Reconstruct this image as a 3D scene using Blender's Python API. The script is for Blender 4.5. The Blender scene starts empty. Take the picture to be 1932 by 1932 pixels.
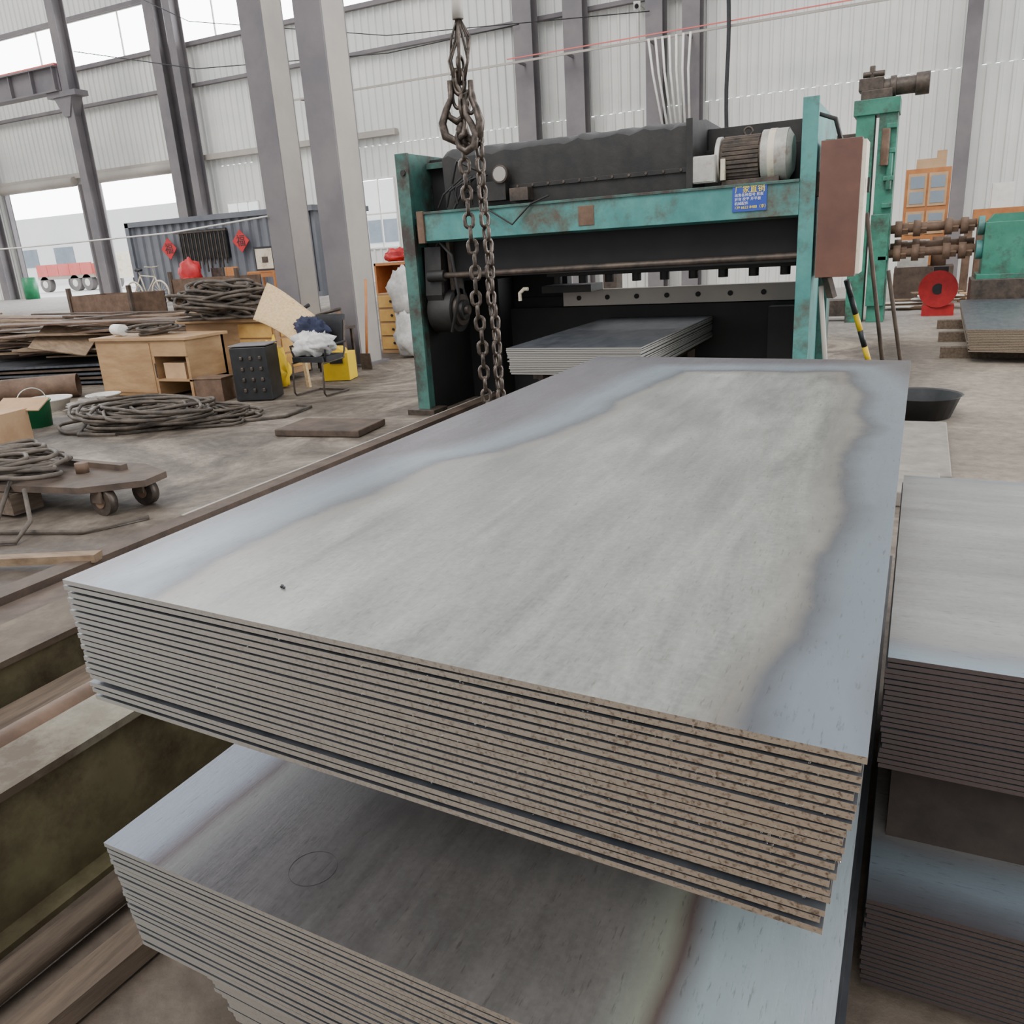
import bpy, math, random
from mathutils import Vector, Matrix, noise
R=random.Random(7)
D=bpy.data; S=bpy.context.scene
def lin(c):
    return tuple(((v/255)/12.92 if v/255<=.04045 else ((v/255+.055)/1.055)**2.4) for v in c)
def M(name,c1,c2=None,rough=.7,metal=0,scale=3,bump=0,detail=8,stretch=(1,1,1),lo=.35,hi=.65,c3=None,s3=.6):
    m=D.materials.new(name); m.use_nodes=True; nt=m.node_tree; N=nt.nodes; L=nt.links
    p=N['Principled BSDF']; p.inputs['Roughness'].default_value=rough; p.inputs['Metallic'].default_value=metal
    a=lin(c1)+(1,)
    if c2 is None: p.inputs['Base Color'].default_value=a
    else:
        tc=N.new('ShaderNodeTexCoord'); mp=N.new('ShaderNodeMapping'); mp.inputs['Scale'].default_value=stretch
        L.new(tc.outputs['Object'],mp.inputs['Vector'])
        n=N.new('ShaderNodeTexNoise'); n.inputs['Scale'].default_value=scale; n.inputs['Detail'].default_value=detail; n.inputs['Roughness'].default_value=.65
        L.new(mp.outputs[0],n.inputs['Vector'])
        r=N.new('ShaderNodeValToRGB'); r.color_ramp.elements[0].position=lo; r.color_ramp.elements[1].position=hi
        r.color_ramp.elements[0].color=a; r.color_ramp.elements[1].color=lin(c2)+(1,)
        L.new(n.outputs[0],r.inputs[0]); out=r.outputs[0]
        if c3:
            n3=N.new('ShaderNodeTexNoise'); n3.inputs['Scale'].default_value=scale*.6; n3.inputs['Detail'].default_value=10; n3.inputs['Roughness'].default_value=.72
            L.new(mp.outputs[0],n3.inputs['Vector'])
            r3=N.new('ShaderNodeValToRGB'); r3.color_ramp.elements[0].position=s3-.08; r3.color_ramp.elements[1].position=s3+.08
            L.new(n3.outputs[0],r3.inputs[0])
            mx=N.new('ShaderNodeMixRGB'); L.new(r3.outputs[0],mx.inputs[0]); L.new(out,mx.inputs[1]); mx.inputs[2].default_value=lin(c3)+(1,); out=mx.outputs[0]
        L.new(out,p.inputs['Base Color'])
        if bump:
            b=N.new('ShaderNodeBump'); b.inputs['Strength'].default_value=bump; b.inputs['Distance'].default_value=.02
            L.new(n.outputs[0],b.inputs['Height'])
            L.new(b.outputs[0],p.inputs['Normal'])
    return m
class B:
    def __init__(s,name,*mats): s.n=name; s.v=[]; s.f=[]; s.mi=[]; s.sm=[]; s.mats=mats
    def add(s,vs,fs,m=0,smooth=False,T=None):
        o=len(s.v)
        for v in vs:
            v=Vector(v); s.v.append(T@v if T is not None else v)
        for f in fs: s.f.append([i+o for i in f]); s.mi.append(m); s.sm.append(smooth)
    def box(s,a,b,m=0,T=None):
        x0,y0,z0=a; x1,y1,z1=b
        s.add([(x0,y0,z0),(x1,y0,z0),(x1,y1,z0),(x0,y1,z0),(x0,y0,z1),(x1,y0,z1),(x1,y1,z1),(x0,y1,z1)],
              [(0,3,2,1),(4,5,6,7),(0,1,5,4),(1,2,6,5),(2,3,7,6),(3,0,4,7)],m,False,T)
    def rbox(s,c,size,rot=(0,0,0),m=0):
        T=Matrix.Translation(c)@Matrix.Rotation(rot[2],4,'Z')@Matrix.Rotation(rot[1],4,'Y')@Matrix.Rotation(rot[0],4,'X')
        h=[q/2 for q in size]; s.box((-h[0],-h[1],-h[2]),(h[0],h[1],h[2]),m,T)
    def bar(s,p,q,w,h,m=0):
        p=Vector(p);q=Vector(q);d=(q-p);l=d.length;d.normalize()
        up=Vector((0,0,1)) if abs(d.z)<.95 else Vector((0,1,0))
        x=d.cross(up).normalized(); u=x.cross(d)
        T=Matrix((( x.x,d.x,u.x,p.x),(x.y,d.y,u.y,p.y),(x.z,d.z,u.z,p.z),(0,0,0,1)))
        s.box((-w/2,0,-h/2),(w/2,l,h/2),m,T)
    def tube(s,pts,r,m=0,seg=8,closed=False,cap=True):
        pts=[Vector(p) for p in pts]; n=len(pts); o=len(s.v); rs=r if isinstance(r,(list,tuple)) else [r]*n
        pu=None
        for i,p in enumerate(pts):
            if closed: d=pts[(i+1)%n]-pts[i-1]
            else: d=pts[min(i+1,n-1)]-pts[max(i-1,0)]
            if d.length<1e-9: d=Vector((0,0,1))
            d.normalize()
            if pu is None: pu=Vector((0,0,1)) if abs(d.z)<.9 else Vector((1,0,0))
            u=(pu-d*pu.dot(d))
            if u.length<1e-4: u=d.orthogonal()
            u.normalize(); pu=u; w=d.cross(u)
            for k in range(seg):
                a=2*math.pi*k/seg; s.v.append(p+(u*math.cos(a)+w*math.sin(a))*rs[i])
        for i in range(n if closed else n-1):
            j=(i+1)%n
            for k in range(seg):
                k2=(k+1)%seg
                s.f.append([o+i*seg+k,o+i*seg+k2,o+j*seg+k2,o+j*seg+k]); s.mi.append(m); s.sm.append(True)
        if cap and not closed:
            s.f.append([o+k for k in range(seg)][::-1]); s.mi.append(m); s.sm.append(False)
            s.f.append([o+(n-1)*seg+k for k in range(seg)]); s.mi.append(m); s.sm.append(False)
    def cyl(s,p,q,r,m=0,seg=20,r2=None): s.tube([p,q],[r,r if r2 is None else r2],m,seg)
    def pipe(s,p,q,r,t,m=0,seg=20):
        s.tube([p,q],r,m,seg,cap=False); s.tube([q,p],r-t,m,seg,cap=False)
        p=Vector(p);q=Vector(q)
        d=(q-p).normalized()
        for e in(p,q):
            s.tube([e-d*.001,e+d*.001],[r,r-t],m,seg,cap=False)
    def lathe(s,c,prof,m=0,seg=24,T=None):
        vs=[];fs=[]
        for (r,z) in prof:
            for k in range(seg):
                a=2*math.pi*k/seg; vs.append((c[0]+r*math.cos(a),c[1]+r*math.sin(a),c[2]+z))
        for i in range(len(prof)-1):
            for k in range(seg):
                k2=(k+1)%seg; fs.append((i*seg+k,i*seg+k2,(i+1)*seg+k2,(i+1)*seg+k))
        s.add(vs,fs,m,True,T)
    def prism(s,poly,ax,a0,a1,m=0,m2=None):
        n=len(poly)
        def P(p,a):
            return (a,p[0],p[1]) if ax==0 else ((p[0],a,p[1]) if ax==1 else (p[0],p[1],a))
        vs=[P(p,a0) for p in poly]+[P(p,a1) for p in poly]
        s.add(vs,[tuple(range(n))[::-1],tuple(range(n,2*n))],m if m2 is None else m2)
        s.add(vs,[(i,(i+1)%n,n+(i+1)%n,n+i) for i in range(n)],m)
    def blob(s,c,size,seed=0,m=0,amp=.35,fr=2.2,seg=22):
        vs=[];fs=[]; n=seg//2
        for i in range(n+1):
            th=math.pi*i/n
            for k in range(seg):
                a=2*math.pi*k/seg
                d=Vector((math.sin(th)*math.cos(a),math.sin(th)*math.sin(a),math.cos(th)))
                q=1+amp*noise.noise(d*fr+Vector((seed*3.1,seed,0)))+amp*.6*noise.noise(d*fr*2.7+Vector((seed,7,seed)))
                z=d.z*q; z=max(z,-.75)
                vs.append((c[0]+d.x*q*size[0],c[1]+d.y*q*size[1],c[2]+z*size[2]))
        for i in range(n):
            for k in range(seg):
                k2=(k+1)%seg; fs.append((i*seg+k,(i+1)*seg+k,(i+1)*seg+k2,i*seg+k2))
        s.add(vs,fs,m,True)
    def done(s,bevel=0,parent=None):
        me=D.meshes.new(s.n); me.from_pydata([tuple(v) for v in s.v],[],s.f)
        for m in s.mats: me.materials.append(m)
        me.polygons.foreach_set('material_index',s.mi); me.polygons.foreach_set('use_smooth',s.sm); me.update()
        o=D.objects.new(s.n,me); S.collection.objects.link(o)
        if bevel:
            b=o.modifiers.new('bevel','BEVEL'); b.width=bevel; b.segments=2; b.limit_method='ANGLE'
        if parent: o.parent=parent
        return o
def text(name,body,loc,size,mat,parent,rot=(math.pi/2,0,0),al='LEFT',ex=.001,sx=1):
    c=D.curves.new(name,'FONT'); c.body=body; c.size=size; c.extrude=ex; c.align_x=al; c.materials.append(mat)
    o=D.objects.new(name,c); S.collection.objects.link(o); o.location=loc; o.rotation_euler=rot; o.scale=(sx,1,1); o.parent=parent
    return o
def sstep(t): t=max(0,min(1,t)); return t*t*(3-2*t)
def fz(x,y): return .8*sstep((y-12)/4.5)*sstep((-9.5-x)/2.5)
# ------------------------------------------------ materials
steelgrey=M('painted_steel',(100,96,100),(120,114,114),.6,0,.8)
steellite=M('painted_steel_light',(156,149,142),(174,166,155),.6,0,.6)
wallm=M('wall_sheet',(208,209,205),(224,223,217),.5,0,.4)
teal=M('teal_paint',(58,120,116),(80,140,134),.5,0,3.5,.1,c3=(78,72,60),s3=.58)
tealD=M('teal_paint_dark',(50,92,84),(70,112,102),.55,0,4,.1,c3=(58,48,42),s3=.51)
green=M('green_paint',(40,110,90),(60,130,108),.5,0,3,.05,c3=(54,58,50),s3=.56)
black=M('greasy_black',(19,18,18),(40,37,34),.6,0,4,.3)
blackd=M('interior_black',(12,12,13),(26,24,23),.7,0,3)
darkm=M('dark_iron',(56,50,46),(92,80,70),.5,.4,8,.2)
chainm=M('chain_steel',(52,46,42),(108,97,88),.42,.7,20,.1)
rust=M('rusty_steel',(90,70,56),(120,96,78),.7,.2,5,.2)
rustD=M('rusty_dark',(66,55,47),(96,80,68),.75,.1,5,.2)
wood=M('weathered_wood',(110,90,70),(144,122,98),.85,0,4,.2,stretch=(1,3,3))
timber=M('old_timber',(76,63,52),(108,93,78),.85,0,8,.3,stretch=(4,.4,4))
woodY=M('yellow_wood',(186,140,70),(210,168,94),.6,0,3,.05)
woodD=M('desk_wood',(146,112,76),(172,138,98),.6,0,2,.05,stretch=(1,1,4))
orange=M('orange_wood',(160,98,52),(184,122,70),.5,0,3)
white=M('white_plastic',(212,210,202),(230,228,222),.6,0,5)
cloth=M('white_cloth',(176,174,172),(218,216,212),.9,0,6,.3)
clothb=M('navy_cloth',(30,34,54),(52,56,80),.9,0,6,.3)
red=M('red_plastic',(170,28,34),(196,42,44),.5,0,5)
truckred=M('overexposed_truck_red',(206,96,92),(214,112,106),.6,0,1)  # red paled so that outdoor overexposure sits in the colour
yellow=M('yellow_plastic',(220,180,18),(234,196,44),.5,0,3)
greenb=M('green_plastic',(20,110,70),(34,130,84),.4,0,3)
blkplas=M('black_plastic',(22,22,24),(38,38,40),.45,0,8)
cable=M('cable_rubber',(58,51,45),(98,87,76),.7,0,6)
cardb=M('cardboard',(172,138,104),(192,158,122),.85,0,3)
straw=M('straw_mat',(190,158,112),(214,186,144),.8,0,30,.3)
olive=M('olive_beam',(92,86,60),(122,114,86),.6,.1,2.5,.2,c3=(72,60,44),s3=.54)
dusty=M('dusty_flange',(112,106,90),(138,131,114),.75,.1,3,.1,c3=(86,73,58),s3=.53)
dustb=M('dusty_brown_steel',(88,75,60),(114,99,82),.75,.1,3,.1,c3=(70,57,46),s3=.53)
browng=M('brown_control_box',(88,56,45),(106,70,56),.45,0,3)
greyb=M('grey_enclosure',(156,152,146),(184,180,172),.5,.1,6,c3=(120,92,68),s3=.64)
contm=M('container_paint',(92,95,102),(112,115,120),.55,0,1)
blue=M('sign_blue',(38,64,150),(44,74,164),.4,0,5)
signw=M('sign_white',(226,228,232),None,.5)
signy=M('sign_yellow',(236,214,60),None,.5)
outm=M('outside_concrete',(226,226,224),(238,238,236),.9,0,.3)
outw=M('outside_building',(232,234,236),(240,240,240),.9,0,.3)
glassd=M('outside_window',(120,134,146),(140,150,160),.3,0,.6)
cream=M('cream_paint',(200,190,168),(214,204,184),.5,0,4,c3=(150,124,96),s3=.62)
tarp=M('dust_floor_tarp',(124,117,110),(150,143,134),.8,0,5,.3)
water=M('water',(225,228,230),None,.08); water.node_tree.nodes['Principled BSDF'].inputs['Transmission Weight'].default_value=1; water.node_tree.nodes['Principled BSDF'].inputs['IOR'].default_value=1.33
def floor_mat():
    m=D.materials.new('dusty_concrete'); m.use_nodes=True; nt=m.node_tree; N=nt.nodes; L=nt.links; p=N['Principled BSDF']
    tc=N.new('ShaderNodeTexCoord')
    def nz(sc,de,ro=.6,dist=0):
        n=N.new('ShaderNodeTexNoise'); n.inputs['Scale'].default_value=sc; n.inputs['Detail'].default_value=de; n.inputs['Roughness'].default_value=ro; n.inputs['Distortion'].default_value=dist
        L.new(tc.outputs['Object'],n.inputs['Vector']); return n
    a=nz(.45,12,.74,1.6); r=N.new('ShaderNodeValToRGB'); cr=r.color_ramp
    cr.elements[0].position=.38; cr.elements[0].color=lin((72,63,55))+(1,); cr.elements[1].position=.62; cr.elements[1].color=lin((156,145,130))+(1,)
    e=cr.elements.new(.49); e.color=lin((108,98,87))+(1,)
    L.new(a.outputs[0],r.inputs[0])
    b=nz(9,8,.7); r2=N.new('ShaderNodeValToRGB'); r2.color_ramp.elements[0].position=.3; r2.color_ramp.elements[0].color=(.5,.47,.45,1); r2.color_ramp.elements[1].position=.62; r2.color_ramp.elements[1].color=(1.05,1.04,1.02,1)
    L.new(b.outputs[0],r2.inputs[0]); mx=N.new('ShaderNodeMixRGB'); mx.blend_type='MULTIPLY'; mx.inputs[0].default_value=.85
    sp=N.new('ShaderNodeSeparateXYZ'); L.new(tc.outputs['Object'],sp.inputs[0]); mr=N.new('ShaderNodeMapRange'); mr.inputs[1].default_value=14; mr.inputs[2].default_value=18; mr.inputs[3].default_value=0; mr.inputs[4].default_value=.65; L.new(sp.outputs[1],mr.inputs[0])
    mf=N.new('ShaderNodeMixRGB'); mf.inputs[2].default_value=lin((190,187,184))+(1,); L.new(mr.outputs[0],mf.inputs[0]); L.new(r.outputs[0],mf.inputs[1])
    my=N.new('ShaderNodeMapRange'); my.inputs[1].default_value=5.5; my.inputs[2].default_value=3.0; my.inputs[3].default_value=0; my.inputs[4].default_value=.75; L.new(sp.outputs[1],my.inputs[0])
    mg=N.new('ShaderNodeMixRGB'); mg.inputs[2].default_value=lin((82,70,60))+(1,); L.new(my.outputs[0],mg.inputs[0]); L.new(mf.outputs[0],mg.inputs[1])
    # clean pale concrete on the right-hand aisle
    mxx=N.new('ShaderNodeMapRange'); mxx.inputs[1].default_value=-.3; mxx.inputs[2].default_value=.6; mxx.inputs[3].default_value=0; mxx.inputs[4].default_value=.55; L.new(sp.outputs[0],mxx.inputs[0])
    mh=N.new('ShaderNodeMixRGB'); mh.inputs[2].default_value=lin((160,150,136))+(1,); L.new(mxx.outputs[0],mh.inputs[0]); L.new(mg.outputs[0],mh.inputs[1])
    L.new(mh.outputs[0],mx.inputs[1]); L.new(r2.outputs[0],mx.inputs[2]); L.new(mx.outputs[0],p.inputs['Base Color'])
    p.inputs['Roughness'].default_value=.7
    bp=N.new('ShaderNodeBump'); bp.inputs['Strength'].default_value=.35; bp.inputs['Distance'].default_value=.02; L.new(b.outputs[0],bp.inputs['Height']); L.new(bp.outputs[0],p.inputs['Normal'])
    return m
concrete=floor_mat()
def plate_mat(name,xs,left,right,back,cen=((96,97,92),(160,160,153)),bord=(116,125,132),rim=(88,82,85),line=(84,86,90),fringe=(122,116,107),rough=.38,metal=.6,axis='y',xg=None,amp=.16):
    m=D.materials.new(name); m.use_nodes=True; nt=m.node_tree; N=nt.nodes; L=nt.links; p=N['Principled BSDF']
    tc=N.new('ShaderNodeTexCoord'); sp=N.new('ShaderNodeSeparateXYZ'); L.new(tc.outputs['Object'],sp.inputs[0])
    def math_(op,a,b=None):
        n=N.new('ShaderNodeMath'); n.operation=op
        for i,q in enumerate((a,b)):
            if q is None: continue
            if isinstance(q,(int,float)): n.inputs[i].default_value=q
            else: L.new(q,n.inputs[i])
        return n.outputs[0]
    ly,lx=(sp.outputs[1],sp.outputs[0]) if axis=='y' else (sp.outputs[0],sp.outputs[1])
    y0,y1=xs
    t=math_('DIVIDE',math_('SUBTRACT',ly,y0),y1-y0)
    def curve(pts):
        r=N.new('ShaderNodeValToRGB'); r.color_ramp.interpolation='B_SPLINE'; e=r.color_ramp.elements
        v=[( (y-y0)/(y1-y0),val) for y,val in pts]
        e[0].position=v[0][0]; e[0].color=(v[0][1],)*3+(1,); e[1].position=v[-1][0]; e[1].color=(v[-1][1],)*3+(1,)
        for q,val in v[1:-1]:
            k=e.new(q); k.color=(val,)*3+(1,)
        L.new(t,r.inputs[0]); return r.outputs[0]
    xl,lp=left; xr,rp=right
    dl=math_('SUBTRACT',math_('SUBTRACT',lx,xl),curve(lp))
    dr=math_('SUBTRACT',math_('SUBTRACT',xr,lx),curve(rp))
    db=math_('SUBTRACT',back,ly)
    d=math_('MINIMUM',math_('MINIMUM',dl,dr),db)
    n=N.new('ShaderNodeTexNoise'); n.inputs['Scale'].default_value=2.4; n.inputs['Detail'].default_value=7; n.inputs['Roughness'].default_value=.5; L.new(tc.outputs['Object'],n.inputs['Vector'])
    d=math_('ADD',d,math_('MULTIPLY',math_('SUBTRACT',n.outputs[0],.5),amp))
    mr=N.new('ShaderNodeMapRange'); mr.inputs[1].default_value=-.3; mr.inputs[2].default_value=.3; L.new(d,mr.inputs[0])
    mp=N.new('ShaderNodeMapping'); mp.inputs['Scale'].default_value=(6,.8,1) if axis=='y' else (.8,6,1); L.new(tc.outputs['Object'],mp.inputs[0])
    ns=N.new('ShaderNodeTexNoise'); ns.inputs['Scale'].default_value=1.6; ns.inputs['Detail'].default_value=13; ns.inputs['Roughness'].default_value=.72; ns.inputs['Distortion'].default_value=.3; L.new(mp.outputs[0],ns.inputs['Vector'])
    ng=N.new('ShaderNodeTexNoise'); ng.inputs['Scale'].default_value=90; ng.inputs['Detail'].default_value=5; L.new(tc.outputs['Object'],ng.inputs['Vector'])
    nc=N.new('ShaderNodeTexNoise'); nc.inputs['Scale'].default_value=1.1; nc.inputs['Detail'].default_value=9; nc.inputs['Roughness'].default_value=.65; L.new(tc.outputs['Object'],nc.inputs['Vector'])
    mix=math_('ADD',math_('ADD',math_('MULTIPLY',ns.outputs[0],.5),math_('MULTIPLY',nc.outputs[0],.33)),math_('MULTIPLY',ng.outputs[0],.17))
    rc=N.new('ShaderNodeValToRGB'); rc.color_ramp.elements[0].position=.37; rc.color_ramp.elements[1].position=.63
    rc.color_ramp.elements[0].color=lin(cen[0])+(1,); rc.color_ramp.elements[1].color=lin(cen[1])+(1,); L.new(mix,rc.inputs[0])
    rb=N.new('ShaderNodeValToRGB'); e=rb.color_ramp.elements; e[0].position=0; e[0].color=lin(rim)+(1,); e[1].position=1; e[1].color=lin(bord)+(1,)
    for q,c in ((.12,tuple(int(a*.5+b*.5) for a,b in zip(rim,bord))),(.25,bord),(.36,tuple(int(v*.97) for v in bord)),(.455,line),(.51,fringe)):
        k=e.new(q); k.color=lin(c)+(1,)
    L.new(mr.outputs[0],rb.inputs[0])
    rf=N.new('ShaderNodeValToRGB'); rf.color_ramp.elements[0].position=.47; rf.color_ramp.elements[1].position=.62; L.new(mr.outputs[0],rf.inputs[0])
    mx=N.new('ShaderNodeMixRGB'); L.new(rf.outputs[0],mx.inputs[0]); L.new(rb.outputs[0],mx.inputs[1]); L.new(rc.outputs[0],mx.inputs[2])
    mo=N.new('ShaderNodeMixRGB'); mo.blend_type='OVERLAY'; mo.inputs[0].default_value=.25; L.new(mx.outputs[0],mo.inputs[1]); L.new(mix,mo.inputs[2])
    nf=N.new('ShaderNodeTexNoise'); nf.inputs['Scale'].default_value=26; nf.inputs['Detail'].default_value=7; nf.inputs['Roughness'].default_value=.65; L.new(mp.outputs[0],nf.inputs['Vector'])
    rk=N.new('ShaderNodeValToRGB'); rk.color_ramp.elements[0].position=.31; rk.color_ramp.elements[1].position=.41; rk.color_ramp.elements[0].color=(.55,.53,.5,1); L.new(nf.outputs[0],rk.inputs[0])
    m2=N.new('ShaderNodeMixRGB'); m2.blend_type='MULTIPLY'; m2.inputs[0].default_value=.8; L.new(mo.outputs[0],m2.inputs[1]); L.new(rk.outputs[0],m2.inputs[2])
    out=m2.outputs[0]
    if xg:   # oxide tinted darker on one side; the other keeps painted-in sky brightness
        g=N.new('ShaderNodeMapRange'); g.inputs[1].default_value=xg[0]; g.inputs[2].default_value=xg[1]; L.new(lx,g.inputs[0])
        gr=N.new('ShaderNodeMixRGB'); gr.inputs[1].default_value=lin(xg[2])+(1,); gr.inputs[2].default_value=(1,1,1,1); L.new(g.outputs[0],gr.inputs[0])
        m4=N.new('ShaderNodeMixRGB'); m4.blend_type='MULTIPLY'; m4.inputs[0].default_value=1; L.new(out,m4.inputs[1]); L.new(gr.outputs[0],m4.inputs[2]); out=m4.outputs[0]
    L.new(out,p.inputs['Base Color'])
    p.inputs['Metallic'].default_value=metal
    rr=N.new('ShaderNodeMapRange'); rr.inputs[1].default_value=.35; rr.inputs[2].default_value=.65; rr.inputs[3].default_value=rough-.08; rr.inputs[4].default_value=rough+.12; L.new(mix,rr.inputs[0]); L.new(rr.outputs[0],p.inputs['Roughness'])
    b=N.new('ShaderNodeBump'); b.inputs['Strength'].default_value=.08; b.inputs['Distance'].default_value=.01; L.new(nf.outputs[0],b.inputs['Height']); L.new(b.outputs[0],p.inputs['Normal'])
    return m
plate1=plate_mat('mill_scale_plate',(.9,4.3),(-1.57,[(.9,.28),(1.1,.30),(1.6,.29),(2.05,.33),(2.2,.46),(2.7,.6),(3.25,.55),(3.7,.63)]),(0,[(.9,.18),(1.4,.17),(1.9,.14),(2.8,.17),(3.5,.2),(3.9,.34)]),3.78)
plate2=plate_mat('mill_scale_plate_lower',(.9,4.3),(-1.55,[(.9,.2),(2,.26),(4,.4)]),(-.02,[(.9,.3),(2,.28),(4,.3)]),9,cen=((96,93,90),(126,123,118)),bord=(176,190,194),rim=(160,168,172),line=(104,90,86),fringe=(150,154,138),metal=.45,rough=.34,xg=(-1.35,-.45,(160,156,168)),amp=.06)  # right border raised: open-sky brightness is put into its colour
plate3=plate_mat('mill_scale_plate_right',(0,3),(1.7,[(0,.22),(1,.2),(3,.25)]),(3.4,[(0,.16),(1,.16),(3,.2)]),9,axis='x',cen=((136,136,133),(166,166,163)),bord=(144,158,168),line=(136,138,142),fringe=(148,147,145))
sheet=M('sheet_surface',(72,76,82),(98,100,104),.42,.6,4,0,stretch=(3,1,1))
def edge_mat(name,ca,cb,cdark,x0,x1):
    m=D.materials.new(name); m.use_nodes=True; nt=m.node_tree; N=nt.nodes; L=nt.links; p=N['Principled BSDF']
    tc=N.new('ShaderNodeTexCoord'); sp=N.new('ShaderNodeSeparateXYZ'); L.new(tc.outputs['Object'],sp.inputs[0])
    mr=N.new('ShaderNodeMapRange'); mr.inputs[1].default_value=x0; mr.inputs[2].default_value=x1; L.new(sp.outputs[0],mr.inputs[0])
    mx=N.new('ShaderNodeMixRGB'); mx.inputs[1].default_value=lin(ca)+(1,); mx.inputs[2].default_value=lin(cb)+(1,); L.new(mr.outputs[0],mx.inputs[0])
    n=N.new('ShaderNodeTexNoise'); n.inputs['Scale'].default_value=140; n.inputs['Detail'].default_value=4; n.inputs['Roughness'].default_value=.6; L.new(tc.outputs['Object'],n.inputs['Vector'])
    r=N.new('ShaderNodeValToRGB'); r.color_ramp.elements[0].position=.32; r.color_ramp.elements[1].position=.5; r.color_ramp.elements[0].color=lin(cdark)+(1,); r.color_ramp.elements[1].color=(1,1,1,1); L.new(n.outputs[0],r.inputs[0])
    m2=N.new('ShaderNodeMixRGB'); m2.blend_type='MULTIPLY'; L.new(mr.outputs[0],m2.inputs[0]); L.new(mx.outputs[0],m2.inputs[1]); L.new(r.outputs[0],m2.inputs[2])
    L.new(m2.outputs[0],p.inputs['Base Color'])
    p.inputs['Roughness'].default_value=.45; p.inputs['Metallic'].default_value=.5
    b=N.new('ShaderNodeBump'); b.inputs['Strength'].default_value=.3; b.inputs['Distance'].default_value=.002; L.new(n.outputs[0],b.inputs['Height']); L.new(b.outputs[0],p.inputs['Normal'])
    return m
edge1=edge_mat('sheared_edge',(160,157,151),(148,133,116),(160,148,138),-1.5,-.1)
edge2=edge_mat('sheared_edge_dark',(84,74,72),(84,72,68),(150,140,136),0,1)
# ------------------------------------------------ stacks
def stack(name,c,zt,n,pitch,th,mtop,medge,drift=(0,0,0,0),jit=.004,jy_=.0015,gaps={},seed=1):
    rr=random.Random(seed); b=B(name,mtop,sheet,medge); z=zt
    for i in range(n):
        t=i/max(1,n-1)
        jx0=drift[0]*t+rr.uniform(-jit,jit); jx1=drift[1]*t+rr.uniform(-jit,jit); jy=drift[2]*t+rr.uniform(-jy_,jy_); jy2=jy+rr.uniform(-jy_,jy_)
        if i==0: jx0=jx1=jy=jy2=0
        q=[(c[0][0]+jx0,c[0][1]+jy),(c[1][0]+jx1,c[1][1]+jy2),(c[2][0]+jx1,c[2][1]+jy2),(c[3][0]+jx0,c[3][1]+jy)]
        z-=gaps.get(i,0)
        tk=th+rr.uniform(-.0004,.0004)
        vs=[(x,y,z-tk) for x,y in q]+[(x,y,z) for x,y in q]
        b.add(vs,[(4,5,6,7)],0 if i==0 else 1); b.add(vs,[(0,3,2,1)],1); b.add(vs,[(0,1,5,4),(1,2,6,5),(2,3,7,6),(3,0,4,7)],2)
        z-=pitch
    return b.done(), z+pitch-th-.001
_,zb1=stack('steel_plate_stack',[(-1.56,1.01),(-.012,.92),(-.012,4.15),(-1.56,4.30)],1.15,20,.0135,.0098,plate1,edge1,drift=(.012,-.04,.0),jit=.004,gaps={2:.002,17:.006,19:.004},seed=3)
_,zb2=stack('steel_plate_stack',[(-1.535,.94),(-.03,.87),(-.03,4.0),(-1.535,4.1)],.55,19,.0142,.0104,plate2,edge1,drift=(.05,-.02,.0),jit=.004,seed=5)
_,zb3=stack('steel_plate_stack',[(-1.36,.97),(-.03,.9),(-.03,4.0),(-1.36,4.1)],zb2-.012,16,.0142,.0104,sheet,edge1,drift=(.07,0,.03),jit=.012,seed=8)
_,zb4=stack('steel_plate_stack',[(.0,1.78),(2.9,1.70),(2.95,3.2),(.0,3.28)],.85,21,.0135,.0105,plate3,edge2,seed=11)
_,zb5=stack('steel_plate_stack',[(.0,1.66),(2.9,1.60),(2.95,3.1),(.0,3.2)],.30,18,.0135,.0105,plate3,edge2,seed=12)
stack('steel_plate_stack',[(.56,11.85),(2.1,11.6),(2.1,16.2),(.62,16.3)],.42,14,.02,.016,sheet,edge1,drift=(0.05,0,0),jit=.01,seed=13)
_,zb7=stack('cut_sheet_pile',[(-3.26,6.6),(-2.03,6.6),(-2.03,9.25),(-3.26,9.25)],.9,15,.0155,.0115,sheet,edge1,jit=.012,jy_=.004,drift=(.03,0,0),seed=14)
def spacer(a,c,mt=timber):
    b=B('timber_spacer',mt); b.box(a,c); b.done()
for y in (1.75,2.6,3.4): spacer((-1.4,y,.551),(-.12,y+.1,zb1-.001))
for y in (12.3,14,15.7): spacer((.3,y,0),(2.2,y+.14,.14))
shadet=M('shaded_timber',(40,33,30),(58,49,43),.9,0,6,.2)  # brown timber with the shadow of the stack gap put into its colour
for y in (1.9,2.9): spacer((.03,y,.301),(2.8,y+.12,zb4-.001),shadet)
for y in (1.75,2.8): spacer((.03,y,0),(2.8,y+.12,zb5-.001),shadet)
for y in (1.3,2.4,3.5): spacer((-1.2,y,0),(-.1,y+.1,max(.01,zb3-.001)),shadet)
b=B('support_trestle',darkm)
for x in(-3.1,-2.2): b.box((x-.05,6.9,zb7-.09),(x+.05,9.2,zb7-.001)) 
for x in(-3.1,-2.2):
    for y in (7,9): b.box((x-.04,y,0),(x+.04,y+.08,zb7-.09))
b.done()
b=B('steel_slug',blkplas); b.cyl((-1.07,1.12,1.1503),(-1.068,1.121,1.155),.004,0,10,.003); b.cyl((-1.062,1.116,1.1503),(-1.06,1.117,1.154),.0025,0,8); b.done()
b=B('water_droplets',water)
rw=random.Random(4)
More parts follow.
